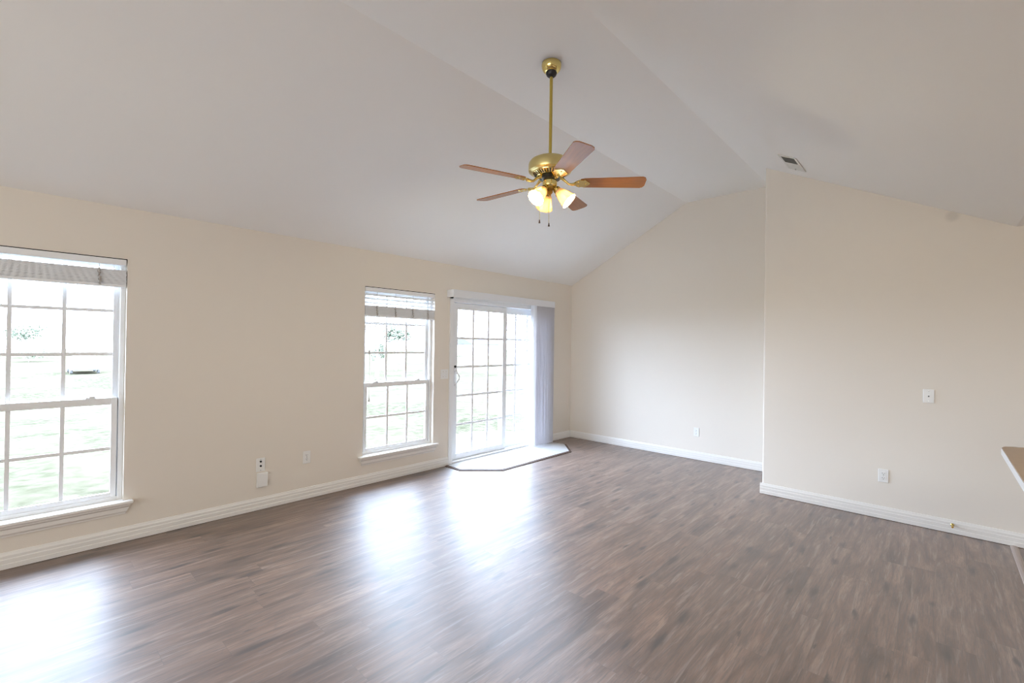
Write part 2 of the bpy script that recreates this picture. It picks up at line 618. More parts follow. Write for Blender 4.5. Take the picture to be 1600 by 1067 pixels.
# ------------------------------------------------------------------ windows
def muntins(mb, x0, x1, z0, z1, nx, nz, y, w=0.021, d=0.006):
    for i in range(1, nx):
        x = x0 + (x1 - x0) * i / nx
        mb.box(x - w / 2, x + w / 2, y - d / 2, y + d / 2, z0, z1)
    for i in range(1, nz):
        z = z0 + (z1 - z0) * i / nz
        mb.box(x0, x1, y - d * 0.42, y + d * 0.42, z - w / 2, z + w / 2)
    return mb


def frame(x0, x1, y0, y1, z0, z1, l, r, b, t, bevel=0.003):
    m = MB()
    m.box(x0, x0 + l, y0, y1, z0, z1, bevel)
    m.box(x1 - r, x1, y0, y1, z0, z1, bevel)
    m.box(x0 + l, x1 - r, y0, y1, z0, z0 + b, bevel)
    m.box(x0 + l, x1 - r, y0, y1, z1 - t, z1, bevel)
    return m


def window(name, x0, x1):
    z0, z1 = 0.305, WZ1
    r = setp(empty(name, ((x0 + x1) / 2, D, z0)), kind='structure')
    f = frame(x0, x1, D + 0.05, D + 0.145, z0 - 0.025, z1, 0.030, 0.030, 0.05, 0.03)
    # parting beads on the jambs
    for xa in (x0 + 0.030, x1 - 0.036):
        f.box(xa, xa + 0.006, D + 0.083, D + 0.089, z0 + 0.02, z1 - 0.03)
    obj('window_frame', f, 'vinyl', r)
    mid = 1.03
    # outer (upper) sash
    up = obj('upper_sash', frame(x0 + 0.030, x1 - 0.030, D + 0.092, D + 0.122, mid - 0.015, z1 - 0.028, 0.034, 0.034, 0.038, 0.032), 'vinyl', r)
    gx0, gx1, ga, gb = x0 + 0.064, x1 - 0.064, mid + 0.023, z1 - 0.060
    obj('grille', muntins(MB(), gx0, gx1, ga, gb, 3, 3, D + 0.104), 'vinyl', up)
    obj('pane', MB().box(gx0 - 0.004, gx1 + 0.004, D + 0.111, D + 0.114, ga - 0.004, gb + 0.004), 'glass', up)
    # inner (lower) sash
    lo = obj('lower_sash', frame(x0 + 0.036, x1 - 0.036, D + 0.055, D + 0.085, z0 + 0.008, mid + 0.024, 0.034, 0.034, 0.048, 0.048), 'vinyl', r)
    gx0, gx1, ga, gb = x0 + 0.070, x1 - 0.070, z0 + 0.056, mid - 0.024
    obj('grille', muntins(MB(), gx0, gx1, ga, gb, 3, 2, D + 0.067), 'vinyl', lo)
    obj('pane', MB().box(gx0 - 0.004, gx1 + 0.004, D + 0.074, D + 0.077, ga - 0.004, gb + 0.004), 'glass', lo)
    for t in (0.2, 0.8):
        xc = x0 + (x1 - x0) * t
        k = MB().box(xc - 0.028, xc + 0.028, D + 0.060, D + 0.084, mid + 0.024, mid + 0.032, 0.003)
        k.box(xc - 0.010, xc + 0.022, D + 0.056, D + 0.070, mid + 0.032, mid + 0.040, 0.003)
        obj('sash_lock', k, 'vinyl', lo)
    # stool with horns and moulded apron
    s = MB()
    s.box(x0 + 0.001, x1 - 0.001, D - 0.01, D + 0.050, z0 - 0.024, z0 - 0.001)
    s.box(x0 - 0.055, x1 + 0.055, D - 0.052, D, z0 - 0.024, z0 - 0.001, 0.007, 3)
    obj('window_sill', s, 'trim', r)
    a = MB()
    ap = [(0.0, z0 - 0.026), (0.040, z0 - 0.026), (0.036, z0 - 0.040), (0.022, z0 - 0.050), (0.020, z0 - 0.078), (0.012, z0 - 0.090), (0.010, z0 - 0.100), (0.0, z0 - 0.102)]
    # returned ends: top edge wider than bottom edge
    lv = [a.bm.verts.new((x0 - 0.040 + (0.030 * (z0 - 0.026 - z) / 0.076), D - q, z)) for q, z in ap]
    rv = [a.bm.verts.new((x1 + 0.040 - (0.030 * (z0 - 0.026 - z) / 0.076), D - q, z)) for q, z in ap]
    a.bm.faces.new(lv)
    a.bm.faces.new(list(reversed(rv)))
    for i in range(len(ap)):
        j = (i + 1) % len(ap)
        a.bm.faces.new((lv[i], rv[i], rv[j], lv[j]))
    obj('apron', a, 'trim', r)
    return r


window('window_1', W1X0, W1X1)
window('window_2', W2X0, W2X1)


# ------------------------------------------------------------------ horizontal blinds, pulled up
def slat(mb, x0, x1, yc, zc_, w=0.050, t=0.003, tilt=0.0, crown=0.002):
    c, s = math.cos(tilt), math.sin(tilt)
    pts = []
    for k in range(5):
        q = -w / 2 + w * k / 4
        h = crown * (1 - (2 * q / w) ** 2)
        pts.append((q, h + t / 2))
    for k in reversed(range(5)):
        q = -w / 2 + w * k / 4
        h = crown * (1 - (2 * q / w) ** 2)
        pts.append((q, h - t / 2))
    mb.poly_extrude([(x0, yc + q * c - h * s, zc_ + q * s + h * c) for q, h in pts], (x1 - x0, 0, 0))


def window_blind(x0, x1, loose, stack_top, bottom, label, cords):
    """2-inch blind drawn up to the head: head rail, loose slats, packed slats and bottom rail"""
    r = setp(empty('window_blind', ((x0 + x1) / 2, D + 0.02, WZ1)), label, 'blind', 'blinds raised to the window heads')
    a, b, yc = x0 + 0.006, x1 - 0.006, D + 0.020
    hr = MB().box(a, b, yc - 0.026, yc + 0.026, WZ1 - 0.048, WZ1 - 0.006, 0.003)
    h = obj('head_rail', hr, 'slat', r)
    obj('shadow_strip', MB().box(a - 0.003, b + 0.003, yc - 0.024, yc + 0.024, WZ1 - 0.006, WZ1 - 0.0005), 'dark_gap', h)  # dark colour stands in for the shaded gap above the rail
    for z in loose:
        m = MB()
        slat(m, a, b, yc, z, tilt=0.55)
        obj('slat', m, 'slat', r)
    n = int((stack_top - bottom - 0.018) / 0.0042)
    m = MB()
    for i in range(n):
        slat(m, a + random.uniform(-.002, .002), b + random.uniform(-.002, .002), yc + random.uniform(-.002, .002), bottom + 0.021 + i * 0.0042, t=0.0032, crown=0.0008)
    obj('slat_stack', m, 'slat', r)
    obj('bottom_rail', MB().box(a, b, yc - 0.026, yc + 0.026, bottom, bottom + 0.018, 0.003), 'slat', r)
    w = x1 - x0
    for t in cords:
        xc = x0 + w * t
        m = MB()
        m.tube([(xc, yc - 0.029, WZ1 - 0.05), (xc, yc - 0.029, stack_top)], 0.0012, 6)
        # slack ladder tape folded in front of the stack
        pts = []
        for i in range(14):
            zz = stack_top + (bottom + 0.012 - stack_top) * i / 13
            pts.append((xc + 0.004 * math.sin(i * 1.9) + 0.010 * (i / 13 - 0.5), yc - 0.031 - 0.004 * (i % 2), zz))
        m.tube(pts, 0.0075, 6)
        obj('ladder_cord', m, 'cord', r)
    return r


window_blind(W1X0, W1X1, [], 1.985, 1.862, 'white slatted blind raised at the top of the window cut by the left border', (0.18, 0.83))
b2 = window_blind(W2X0, W2X1, [1.990, 1.950, 1.908], 1.874, 1.758, 'white slatted blind with dangling cords raised in the window beside the sliding door', (0.15, 0.40, 0.65, 0.88))
# lift cord with tassels, hanging at the left of the second blind
xc = W2X0 + 0.055
m = MB().tube([(xc, D - 0.008, 1.80), (xc, D - 0.008, 1.40)], 0.0012, 6)
pc = obj('lift_cord', m, 'plate', b2)
obj('tassel', MB().lathe([(0.0, 1.402), (0.004, 1.400), (0.009, 1.365), (0.008, 1.360), (0.0, 1.359)], (xc, D - 0.008, 0), 12), 'cord', pc, True)
m = MB().tube([(xc + 0.004, D - 0.010, 1.80), (xc + 0.004, D - 0.010, 0.905)], 0.0012, 6)
pc = obj('tilt_cord', m, 'plate', b2)
obj('tassel', MB().lathe([(0.0, 0.907), (0.004, 0.905), (0.009, 0.870), (0.008, 0.865), (0.0, 0.864)], (xc + 0.004, D - 0.010, 0), 12), 'cord', pc, True)

# ------------------------------------------------------------------ sliding patio door
dr = setp(empty('door_1', ((DX0 + DX1) / 2, D, 0)), kind='structure')
f = frame(DX0, DX1, D - 0.012, D + 0.145, 0.0, DZ1, 0.052, 0.052, 0.035, 0.055, 0.004)
f.box(DX0 - 0.013, DX0 + 0.03, D - 0.016, D + 0.002, 0.003, DZ1 + 0.012, 0.003)
f.box(DX1 - 0.03, DX1 + 0.013, D - 0.016, D + 0.002, 0.003, DZ1 + 0.012, 0.003)
f.box(DX0 - 0.013, DX1 + 0.013, D - 0.016, D + 0.002, DZ1 - 0.02, DZ1 + 0.014, 0.003)
f.box(DX0 + 0.05, DX1 - 0.05, D + 0.088, D + 0.094, 0.035, 0.055)       # track rib
obj('door_frame', f, 'vinyl', dr)


def door_panel(name, x0, x1, y0, y1, ls, rs, yg):
    z0, z1 = 0.036, 1.992
    p = obj(name, frame(x0, x1, y0, y1, z0, z1, ls, rs, 0.070, 0.078, 0.004), 'vinyl', dr)
    gx0, gx1, ga, gb = x0 + ls, x1 - rs, z0 + 0.070, z1 - 0.078
    obj('grille', muntins(MB(), gx0, gx1, ga, gb, 3, 5, yg, 0.026, 0.005), 'vinyl', p)
    obj('pane', MB().box(gx0 - 0.004, gx1 + 0.004, yg + 0.006, yg + 0.010, ga - 0.004, gb + 0.004), 'glass', p)
    return p


fixed = door_panel('fixed_panel', 4.590, DX1 - 0.052, D + 0.096, D + 0.134, 0.062, 0.050, D + 0.110)
slide = door_panel('sliding_panel', DX0 + 0.060, 4.655, D + 0.042, D + 0.082, 0.095, 0.075, D + 0.056)
hx = 3.748
h = MB()
pts = [(hx - 0.022, D + 0.040, 1.150)]
for i in range(9):
    a = PI * i / 8
    pts.append((hx - 0.020 + 0.034 * math.sin(a), D + 0.036 - 0.034 * math.sin(a), 1.145 - 0.165 * i / 8))
pts.append((hx - 0.022, D + 0.040, 0.975))
h.tube(pts, 0.009, 10)
h.box(hx - 0.038, hx - 0.012, D + 0.036, D + 0.042, 0.955, 1.175, 0.002)
obj('door_handle', h, 'vinyl', slide, True)
obj('latch_knob', MB().lathe([(0.0, 0.0), (0.015, 0.001), (0.015, 0.014), (0.012, 0.018), (0.0, 0.019)], (hx - 0.026, D + 0.041, 1.198), 20, Matrix.Rotation(PI / 2, 3, 'X')), 'black', slide, True)

# ------------------------------------------------------------------ vertical blind with valance
vb = setp(empty('vertical_blind', (4.52, D - 0.08, 0)), 'grey vertical blind stacked at the right of the sliding door under a long white valance', 'vertical blind')
VX0, VX1, VY = 3.548, 5.527, 4.252
m = MB()
m.box(VX0, VX1, VY, VY + 0.006, 2.043, 2.134, 0.002)
m.box(VX0, VX0 + 0.006, VY + 0.006, D, 2.043, 2.134, 0.002)
m.box(VX1 - 0.006, VX1, VY + 0.006, D, 2.043, 2.134, 0.002)
m.box(VX0 + 0.006, VX1 - 0.006, VY + 0.006, VY + 0.016, 2.118, 2.132)
m.box(VX0 + 0.006, VX1 - 0.006, VY + 0.006, VY + 0.012, 2.045, 2.053)
obj('valance', m, 'valance', vb)
m = MB().box(VX0 + 0.03, VX1 - 0.02, D - 0.095, D - 0.055, 2.066, 2.100, 0.003)
for xb in (3.75, 4.5, 5.3):
    m.box(xb, xb + 0.03, D - 0.06, D, 2.085, 2.112)
obj('head_track', m, 'vinyl', vb)
vy = D - 0.078
base = None
NV = 20
for i in range(NV):
    x = 5.085 + (5.515 - 5.085) * i / (NV - 1) + (random.uniform(-.004, .004) if i else 0)
    # first vanes lie flatter, as if just being drawn back
    ang = math.radians(90 + (22 if i == 0 else 12 if i == 1 else random.uniform(-5, 5)))
    if base is None:
        m = MB()
        w, t, n = 0.089, 0.0014, 8
        top, bot = [], []
        for k in range(n + 1):
            q = -w / 2 + w * k / n
            c = 0.006 * (1 - (2 * q / w) ** 2)
            top.append((q, c + t / 2))
            bot.append((q, c - t / 2))
        m.poly_extrude([(a + 4.52, b + D - 0.08, 0.022) for a, b in top + bot[::-1]], (0, 0, 2.066 - 0.022 - 0.012))
        m.box(4.52 - 0.012, 4.52 + 0.012, D - 0.083, D - 0.074, 2.048, 2.070)
        base = obj('vane', m, 'vane', vb, True)
        v = base
    else:
        v = base.copy()
        COL.objects.link(v)
        v.parent = vb
    v.location = (x - 4.52, vy - (D - 0.08), 0)
    v.rotation_euler = (0, 0, ang)
m = MB().tube([(5.055, D - 0.11, 2.06), (5.055, D - 0.112, 1.25)], 0.0035, 8)
obj('wand', m, 'vinyl', vb)

# ------------------------------------------------------------------ tile landing
tl = setp(empty('tile_landing', (4.56, 4.05, 0)), 'white tile landing with cut corners and a dark edge in front of the sliding door', 'tile landing')
poly = [(3.535, D - 0.020), (3.535, 4.085), (3.900, 3.730), (5.270, 3.730), (5.600, 4.060), (5.600, D - 0.020)]


def inset(poly, d):
    """shrink the open outline, keeping the wall side in place"""
    P = [Vector(p) for p in poly]
    out = []
    for i, p in enumerate(P):
        a, c = P[i - 1] if i else None, P[i + 1] if i < len(P) - 1 else None
        ns = []
        if a is not None:
            e = (p - a).normalized()
            ns.append(Vector((-e.y, e.x)))
        if c is not None:
            e = (c - p).normalized()
            ns.append(Vector((-e.y, e.x)))
        n = sum(ns, Vector((0, 0)))
        n = n / n.length
        n = n / max(0.3, n.dot(ns[0]))
        out.append(p + n * d)
    out[0].y = out[-1].y = poly[0][1]
    return out


inner = inset(poly, 0.034)
m = MB()
m.poly_extrude([(p.x, p.y, 0.0005) for p in inner], (0, 0, 0.0125))
ts = obj('tile_surface', m, 'tile', tl)
m = MB()
for i in range(len(poly) - 1):
    a, b = Vector(poly[i]), Vector(poly[i + 1])
    ia, ib = inner[i], inner[i + 1]
    vs = [m.bm.verts.new(q) for q in ((a.x, a.y, 0.0005), (b.x, b.y, 0.0005), (ib.x, ib.y, 0.0005), (ia.x, ia.y, 0.0005),
                                      (a.x, a.y, 0.006), (b.x, b.y, 0.006), (ib.x, ib.y, 0.0135), (ia.x, ia.y, 0.0135))]
    for q in ((0, 1, 2, 3), (4, 5, 6, 7), (0, 1, 5, 4), (1, 2, 6, 5), (2, 3, 7, 6), (3, 0, 4, 7)):
        m.bm.faces.new([vs[k] for k in q])
setp(obj('edge_strip', m, 'dark_wood', tl), 'dark wooden reducer edge')
for x in (4.05, 4.56, 5.07):
    obj('grout_line', MB().box(x - 0.0015, x + 0.0015, 3.768, D - 0.022, 0.0128, 0.0132), 'trim', ts)

# strip between living room floor and kitchen floor
m = MB()
m.poly_extrude([(1.0, YE - 0.022 + q, z) for q, z in [(0, 0.0005), (0.044, 0.0005), (0.040, 0.005), (0.028, 0.009), (0.016, 0.009), (0.004, 0.005)]], (J - 0.019 - 1.0, 0, 0))
struct('trim_1', m, 'pale_wood')


# ------------------------------------------------------------------ wall plates
def on_wall(center, normal):
    """matrix taking local x (right), y (up), z (out of wall) to the world"""
    n = Vector(normal)
    up = Vector((0, 0, 1))
    return Matrix.Translation(center) @ Matrix((up.cross(n), up, n)).transposed().to_4x4()


def put(mb, mtx):
    bmesh.ops.transform(mb.bm, matrix=mtx, verts=mb.bm.verts)
    return mb


def plate(mtx, w, h, parent, t=0.006):
    return obj('cover_plate', put(MB().box(-w / 2, w / 2, -h / 2, h / 2, 0.0003, t, 0.003), mtx), 'plate', parent)


def screw(mtx, x, y, parent, z=0.006):
    m = MB().lathe([(0.0032, z - 0.002), (0.0032, z + 0.0006), (0.0, z + 0.0012)], (x, y, 0), 10)
    return obj('screw', put(m, mtx), 'chrome', parent, True)


def outlet(center, normal, label):
    mtx = on_wall(center, normal)
    r = setp(empty('wall_outlet', center), label, 'outlet', 'duplex power outlets')
    p = plate(mtx, 0.072, 0.115, r)
    for dy in (0.0195, -0.0195):
        m = MB()
        out = []
        for k in range(24):
            a = 2 * PI * k / 24
            out.append((max(-0.0165, min(0.0165, 0.020 * math.cos(a))), dy + max(-0.0135, min(0.0135, 0.017 * math.sin(a))), 0.005))
        m.poly_extrude(out, (0, 0, 0.0032))
        q = obj('receptacle', put(m, mtx), 'plate', r)
        s = MB()
        s.box(-0.0085, -0.0055, dy - 0.002, dy + 0.008, 0.0080, 0.0085)
        s.box(0.0055, 0.0085, dy - 0.001, dy + 0.007, 0.0080, 0.0085)
        s.lathe([(0.0032, 0.0080), (0.0032, 0.0085)], (0, dy - 0.0085, 0), 10)
        obj('receptacle_slot', put(s, mtx), 'slot_grey', q)
    screw(mtx, 0, 0, p)
    return r


NW, NB = (0, -1, 0), (-1, 0, 0)
outlet((1.884, D, 0.392), NW, 'white power outlet low on the window wall between the two windows, nearer the door')
outlet((6.124, 2.338, 0.364), NB, 'white power outlet low on the far wall, left of the projecting wall corner')
outlet((5.213, 0.350, 0.378), NB, 'white power outlet low on the projecting right-hand wall below the small square plate')

# double light switch by the patio door
c = (3.521, D, 1.114)
mtx = on_wall(c, NW)
r = setp(empty('light_switch', c), 'white double light switch on the wall between window and sliding door', 'light switch')
p = plate(mtx, 0.116, 0.116, r)
for dx in (-0.023, 0.023):
    t = MB().box(dx - 0.0055, dx + 0.0055, -0.012, 0.012, 0.005, 0.0075, 0.001)
    tb = obj('toggle_bezel', put(t, mtx), 'plate', p)
    t = MB()
    t.poly_extrude([(dx - 0.0045, -0.006, 0.006), (dx - 0.0045, 0.005, 0.006), (dx - 0.0045, 0.012, 0.017), (dx - 0.0045, 0.006, 0.018)], (0.009, 0, 0))
    obj('toggle', put(t, mtx), 'plate', tb)
    for dy in (-0.03, 0.03):
        screw(mtx, dx, dy, p)

# cable plate with two black jacks, and the blank box under it
c = (1.480, D, 0.394)
mtx = on_wall(c, NW)
r = setp(empty('cable_jack', c), 'white wall plate with two black jacks above the blank white box', 'wall jack')
p = plate(mtx, 0.074, 0.118, r)
for dy in (0.029, -0.010):
    m = MB().lathe([(0.0085, 0.004), (0.0085, 0.012), (0.006, 0.015), (0.0, 0.015)], (0, dy, 0), 16)
    obj('jack', put(m, mtx), 'slot', p, True)
screw(mtx, 0, 0.047, p)
screw(mtx, 0, -0.047, p)

c = (1.493, D, 0.261)
mtx = on_wall(c, NW)
r = setp(empty('junction_box', c), 'blank white square box low on the window wall under the jack plate', 'wall box')
m = put(MB().box(-0.044, 0.044, -0.062, 0.062, 0.0003, 0.020, 0.004), mtx)
b = obj('housing', m, 'plate', r)
obj('lid', put(MB().box(-0.041, 0.041, -0.059, 0.059, 0.020, 0.026, 0.003), mtx), 'plate', r)

# small plate high on the projecting wall
c = (5.213, 0.060, 1.103)
mtx = on_wall(c, NB)
r = setp(empty('phone_jack', c), 'white phone plate at chest height on the right wall, above the outlet', 'wall jack')
p = plate(mtx, 0.072, 0.115, r)
obj('jack', put(MB().box(-0.008, 0.008, -0.010, 0.010, 0.005, 0.009, 0.001), mtx), 'plate', p)
obj('socket_hole', put(MB().box(-0.005, 0.005, -0.007, 0.005, 0.009, 0.0095), mtx), 'slot_grey', p)
screw(mtx, 0, 0.042, p)
screw(mtx, 0, -0.042, p)

# spring door stop on the right baseboard
c = (J - 0.014, -0.090, 0.072)
ds = setp(empty('door_stop', c), 'small brass spring door stop sticking out of the right baseboard', 'door stop')
mtx = on_wall(c, NB)
obj('base', put(MB().lathe([(0.012, 0.0), (0.012, 0.004), (0.007, 0.008), (0.0, 0.008)], (0, 0, 0), 16), mtx), 'brass', ds, True)
sp = MB()
sp.tube([(0.0048 * math.cos(k * 0.7), 0.0048 * math.sin(k * 0.7), 0.006 + k * 0.0006) for k in range(100)], 0.0013, 6)
obj('spring', put(sp, mtx), 'brass', ds, True)
obj('rubber_tip', put(MB().lathe([(0.0, 0.064), (0.007, 0.064), (0.008, 0.072), (0.006, 0.078), (0.0, 0.079)], (0, 0, 0), 14), mtx), 'brass_dark', ds, True)

# ------------------------------------------------------------------ air register on the right slope
sl = (H1 - H0) / (YR1 - YE)
yc_, xc_ = 0.985, 4.765
zc_ = H1 - (YR1 - yc_) * sl
nrm = Vector((0, sl, -1)).normalized()          # out of the ceiling, into the room
ex = Vector((1, 0, 0))
ey = nrm.cross(ex)
vm = Matrix.Translation((xc_, yc_, zc_)) @ Matrix((ex, ey, nrm)).transposed().to_4x4()
av = setp(empty('air_vent', (xc_, yc_, zc_)), 'white ceiling air register with dark louvres on the right slope above the wall corner', 'air vent')
a, b = 0.205, 0.080
m = MB()
m.box(-a, a, -b, -b + 0.022, 0.0005, 0.008, 0.002)
m.box(-a, a, b - 0.022, b, 0.0005, 0.008, 0.002)
m.box(-a, -a + 0.022, -b + 0.022, b - 0.022, 0.0005, 0.008, 0.002)
m.box(a - 0.022, a, -b + 0.022, b - 0.022, 0.0005, 0.008, 0.002)
m.box(-0.010, 0.010, -b + 0.022, b - 0.022, 0.0005, 0.007)
obj('register_frame', put(m, vm), 'vent', av)
obj('duct_opening', put(MB().box(-a + 0.02, a - 0.02, -b + 0.02, b - 0.02, 0.0003, 0.0010), vm), 'vent_dark', av)
for sgn, xs in ((-1, -0.182), (1, 0.012)):
    m = MB()
    for k in range(9):
        x = xs + 0.010 + k * 0.0188
        s2 = 0.007 * sgn
        m.poly_extrude([(x - s2, -b + 0.022, 0.0012), (x - s2 + 0.0015, -b + 0.022, 0.0012), (x + s2 + 0.0015, -b + 0.022, 0.0085), (x + s2, -b + 0.022, 0.0085)], (0, 2 * b - 0.044, 0))
    obj('louvre', put(m, vm), 'vent', av)
obj('damper_lever', put(MB().box(0.150, 0.158, -0.006, 0.006, 0.008, 0.020, 0.001), vm), 'vent', av)

# ------------------------------------------------------------------ kitchen peninsula at the right edge
kc = setp(empty('kitchen_counter', (2.6, -0.60, 0)), 'tan laminate counter end with a white edge at the right border of the picture', 'counter')
m = MB()
ct = [(0.6, -0.278), (4.02, -0.278), (4.075, -0.292), (4.105, -0.325), (4.125, -0.40), (4.125, -0.95), (0.6, -0.95)]
m.poly_extrude([(x, y, 0.872) for x, y in ct], (0, 0, 0.038))
obj('edge_band', m, 'cabinet', kc)
m = MB()
m.poly_extrude([(min(x, 4.121), y if y < -0.9 else y - 0.003, 0.910) for x, y in ct], (0, 0, 0.003))
obj('worktop', m, 'laminate', kc)
m = MB().box(0.6, 3.85, -0.92, -0.56, 0.0, 0.872)
obj('half_wall', m, 'cabinet', kc)

# ------------------------------------------------------------------ ceiling fan
FX, FY = 2.485, 1.972
fan = setp(empty('ceiling_fan', (FX, FY, H1)), 'brass five-blade ceiling fan with three lit glass shades on a long rod', 'ceiling fan')
cc = (FX, FY, 0)
can = obj('canopy', MB().lathe([(0.0, H1 - 0.0005), (0.064, H1 - 0.0005), (0.067, H1 - 0.005), (0.068, H1 - 0.016), (0.066, H1 - 0.032), (0.060, H1 - 0.047), (0.050, H1 - 0.058), (0.038, H1 - 0.064), (0.0, H1 - 0.064)], cc, 48), 'brass', fan, True)
obj('canopy_ball', MB().lathe([(0.0, H1 - 0.060), (0.037, H1 - 0.063), (0.038, H1 - 0.070), (0.033, H1 - 0.084), (0.022, H1 - 0.094), (0.012, H1 - 0.097), (0.0, H1 - 0.097)], cc, 32), 'black', can, True)
for a in (0.6, 0.6 + PI):
    obj('screw', MB().ball((FX + 0.066 * math.cos(a), FY + 0.066 * math.sin(a), H1 - 0.03), 0.004, seg=10), 'brass', can, True)
obj('downrod', MB().lathe([(0.0, H1 - 0.085), (0.0108, H1 - 0.085), (0.0108, 2.770), (0.0, 2.770)], cc, 24), 'brass_dull', fan, True)
mo = obj('motor_housing', MB().lathe([(0.0, 2.788), (0.020, 2.788), (0.022, 2.784), (0.024, 2.774), (0.070, 2.771), (0.108, 2.764), (0.134, 2.751), (0.146, 2.734), (0.149, 2.718), (0.149, 2.688), (0.146, 2.678), (0.134, 2.670), (0.0, 2.670)], cc, 64), 'brass_satin', fan, True)
# slotted underside of the motor
obj('vent_ring', MB().lathe([(0.0, 2.672), (0.120, 2.670), (0.118, 2.664), (0.088, 2.648), (0.070, 2.644), (0.0, 2.644)], cc, 64), 'brass', mo, True)
m = MB()
for k in range(36):
    a = 2 * PI * k / 36
    ca, sa = math.cos(a), math.sin(a)
    t = Vector((-sa, ca, 0)) * 0.0032
    p0, p1 = Vector((FX + 0.091 * ca, FY + 0.091 * sa, 2.6485)), Vector((FX + 0.115 * ca, FY + 0.115 * sa, 2.6625))
    m.poly_extrude([p0 - t, p0 + t, p1 + t, p1 - t], (0, 0, -0.0012))
obj('vent_slot_ring', m, 'slot', mo)
obj('flywheel', MB().lathe([(0.0, 2.646), (0.066, 2.646), (0.070, 2.640), (0.070, 2.625), (0.060, 2.620), (0.0, 2.620)], cc, 40), 'black', fan, True)
sh = obj('switch_housing', MB().lathe([(0.0, 2.622), (0.042, 2.622), (0.048, 2.617), (0.050, 2.606), (0.050, 2.582), (0.046, 2.573), (0.040, 2.569), (0.0, 2.569)], cc, 40), 'brass', fan, True)
for k in range(8):
    a = 2 * PI * k / 8
    obj('screw', MB().ball((FX + 0.050 * math.cos(a), FY + 0.050 * math.sin(a), 2.578), 0.0035, seg=8), 'brass_dark', sh, True)

BLADE_Z = 2.600
blade0 = None
arm0 = None
for ang in (-51.0, 15.5, 94.0, 159.5, -124.0):
    if blade0 is None:
        # built along +x from the hub, pitched about its own axis
        m = MB()
        R0, R1, t = 0.205, 0.647, 0.006
        def hw(r):
            u = (r - R0) / (R1 - R0)
            return 0.052 + 0.014 * u
        outl = []
        N = 14
        for i in range(N + 1):
            r_ = R0 + (R1 - R0) * i / N
            w = hw(r_)
            if i == 0:
                outl += [(r_, 0.030), (r_ + 0.006, 0.045)]
            elif i == N:
                outl += [(r_ - 0.028, w), (r_ - 0.010, w * 0.86), (r_, w * 0.55)]
            else:
                outl.append((r_, w))
        outl = [p for p in outl]
        full = outl + [(x, -y) for x, y in reversed(outl)]
        fs = m.poly_extrude([(x, y, -t / 2) for x, y in full], (0, 0, t))
        bmesh.ops.rotate(m.bm, cent=(0, 0, 0), matrix=Matrix.Rotation(math.radians(-12), 3, 'X'), verts=m.bm.verts)
        bmesh.ops.translate(m.bm, verts=m.bm.verts, vec=(FX, FY, BLADE_Z))
        blade0 = obj('blade', m, 'blade', fan)
        m = MB()
        # cast arm: leaf-shaped plate under the blade, curved neck up to the flywheel
        pl = [(0.165, 0.010), (0.180, 0.030), (0.200, 0.043), (0.222, 0.040), (0.240, 0.046), (0.252, 0.030), (0.270, 0.012), (0.276, 0.0)]
        pl = pl + [(x, -y) for x, y in reversed(pl[:-1])]
        m.poly_extrude([(x, y, -0.0075) for x, y in pl], (0, 0, 0.0042))
        for x, y in ((0.195, 0.022), (0.195, -0.022), (0.245, 0.0)):
            m.ball((x, y, -0.008), 0.005, seg=8)
        bmesh.ops.rotate(m.bm, cent=(0, 0, 0), matrix=Matrix.Rotation(math.radians(-12), 3, 'X'), verts=m.bm.verts)
        m.tube([(0.060, 0, 0.034), (0.085, 0, 0.031), (0.108, 0, 0.012), (0.130, 0, -0.007), (0.152, 0, -0.010), (0.180, 0, -0.006)],
               [0.012, 0.011, 0.008, 0.008, 0.010, 0.012], 10)
        bmesh.ops.translate(m.bm, verts=m.bm.verts, vec=(FX, FY, BLADE_Z))
        arm0 = obj('blade_arm', m, 'brass', blade0, True)
        bl, ar = blade0, arm0
    else:
        bl = blade0.copy()
        ar = arm0.copy()
        COL.objects.link(bl)
        COL.objects.link(ar)
        bl.parent = fan
        ar.parent = bl
    bl.rotation_euler = (0, 0, math.radians(ang))

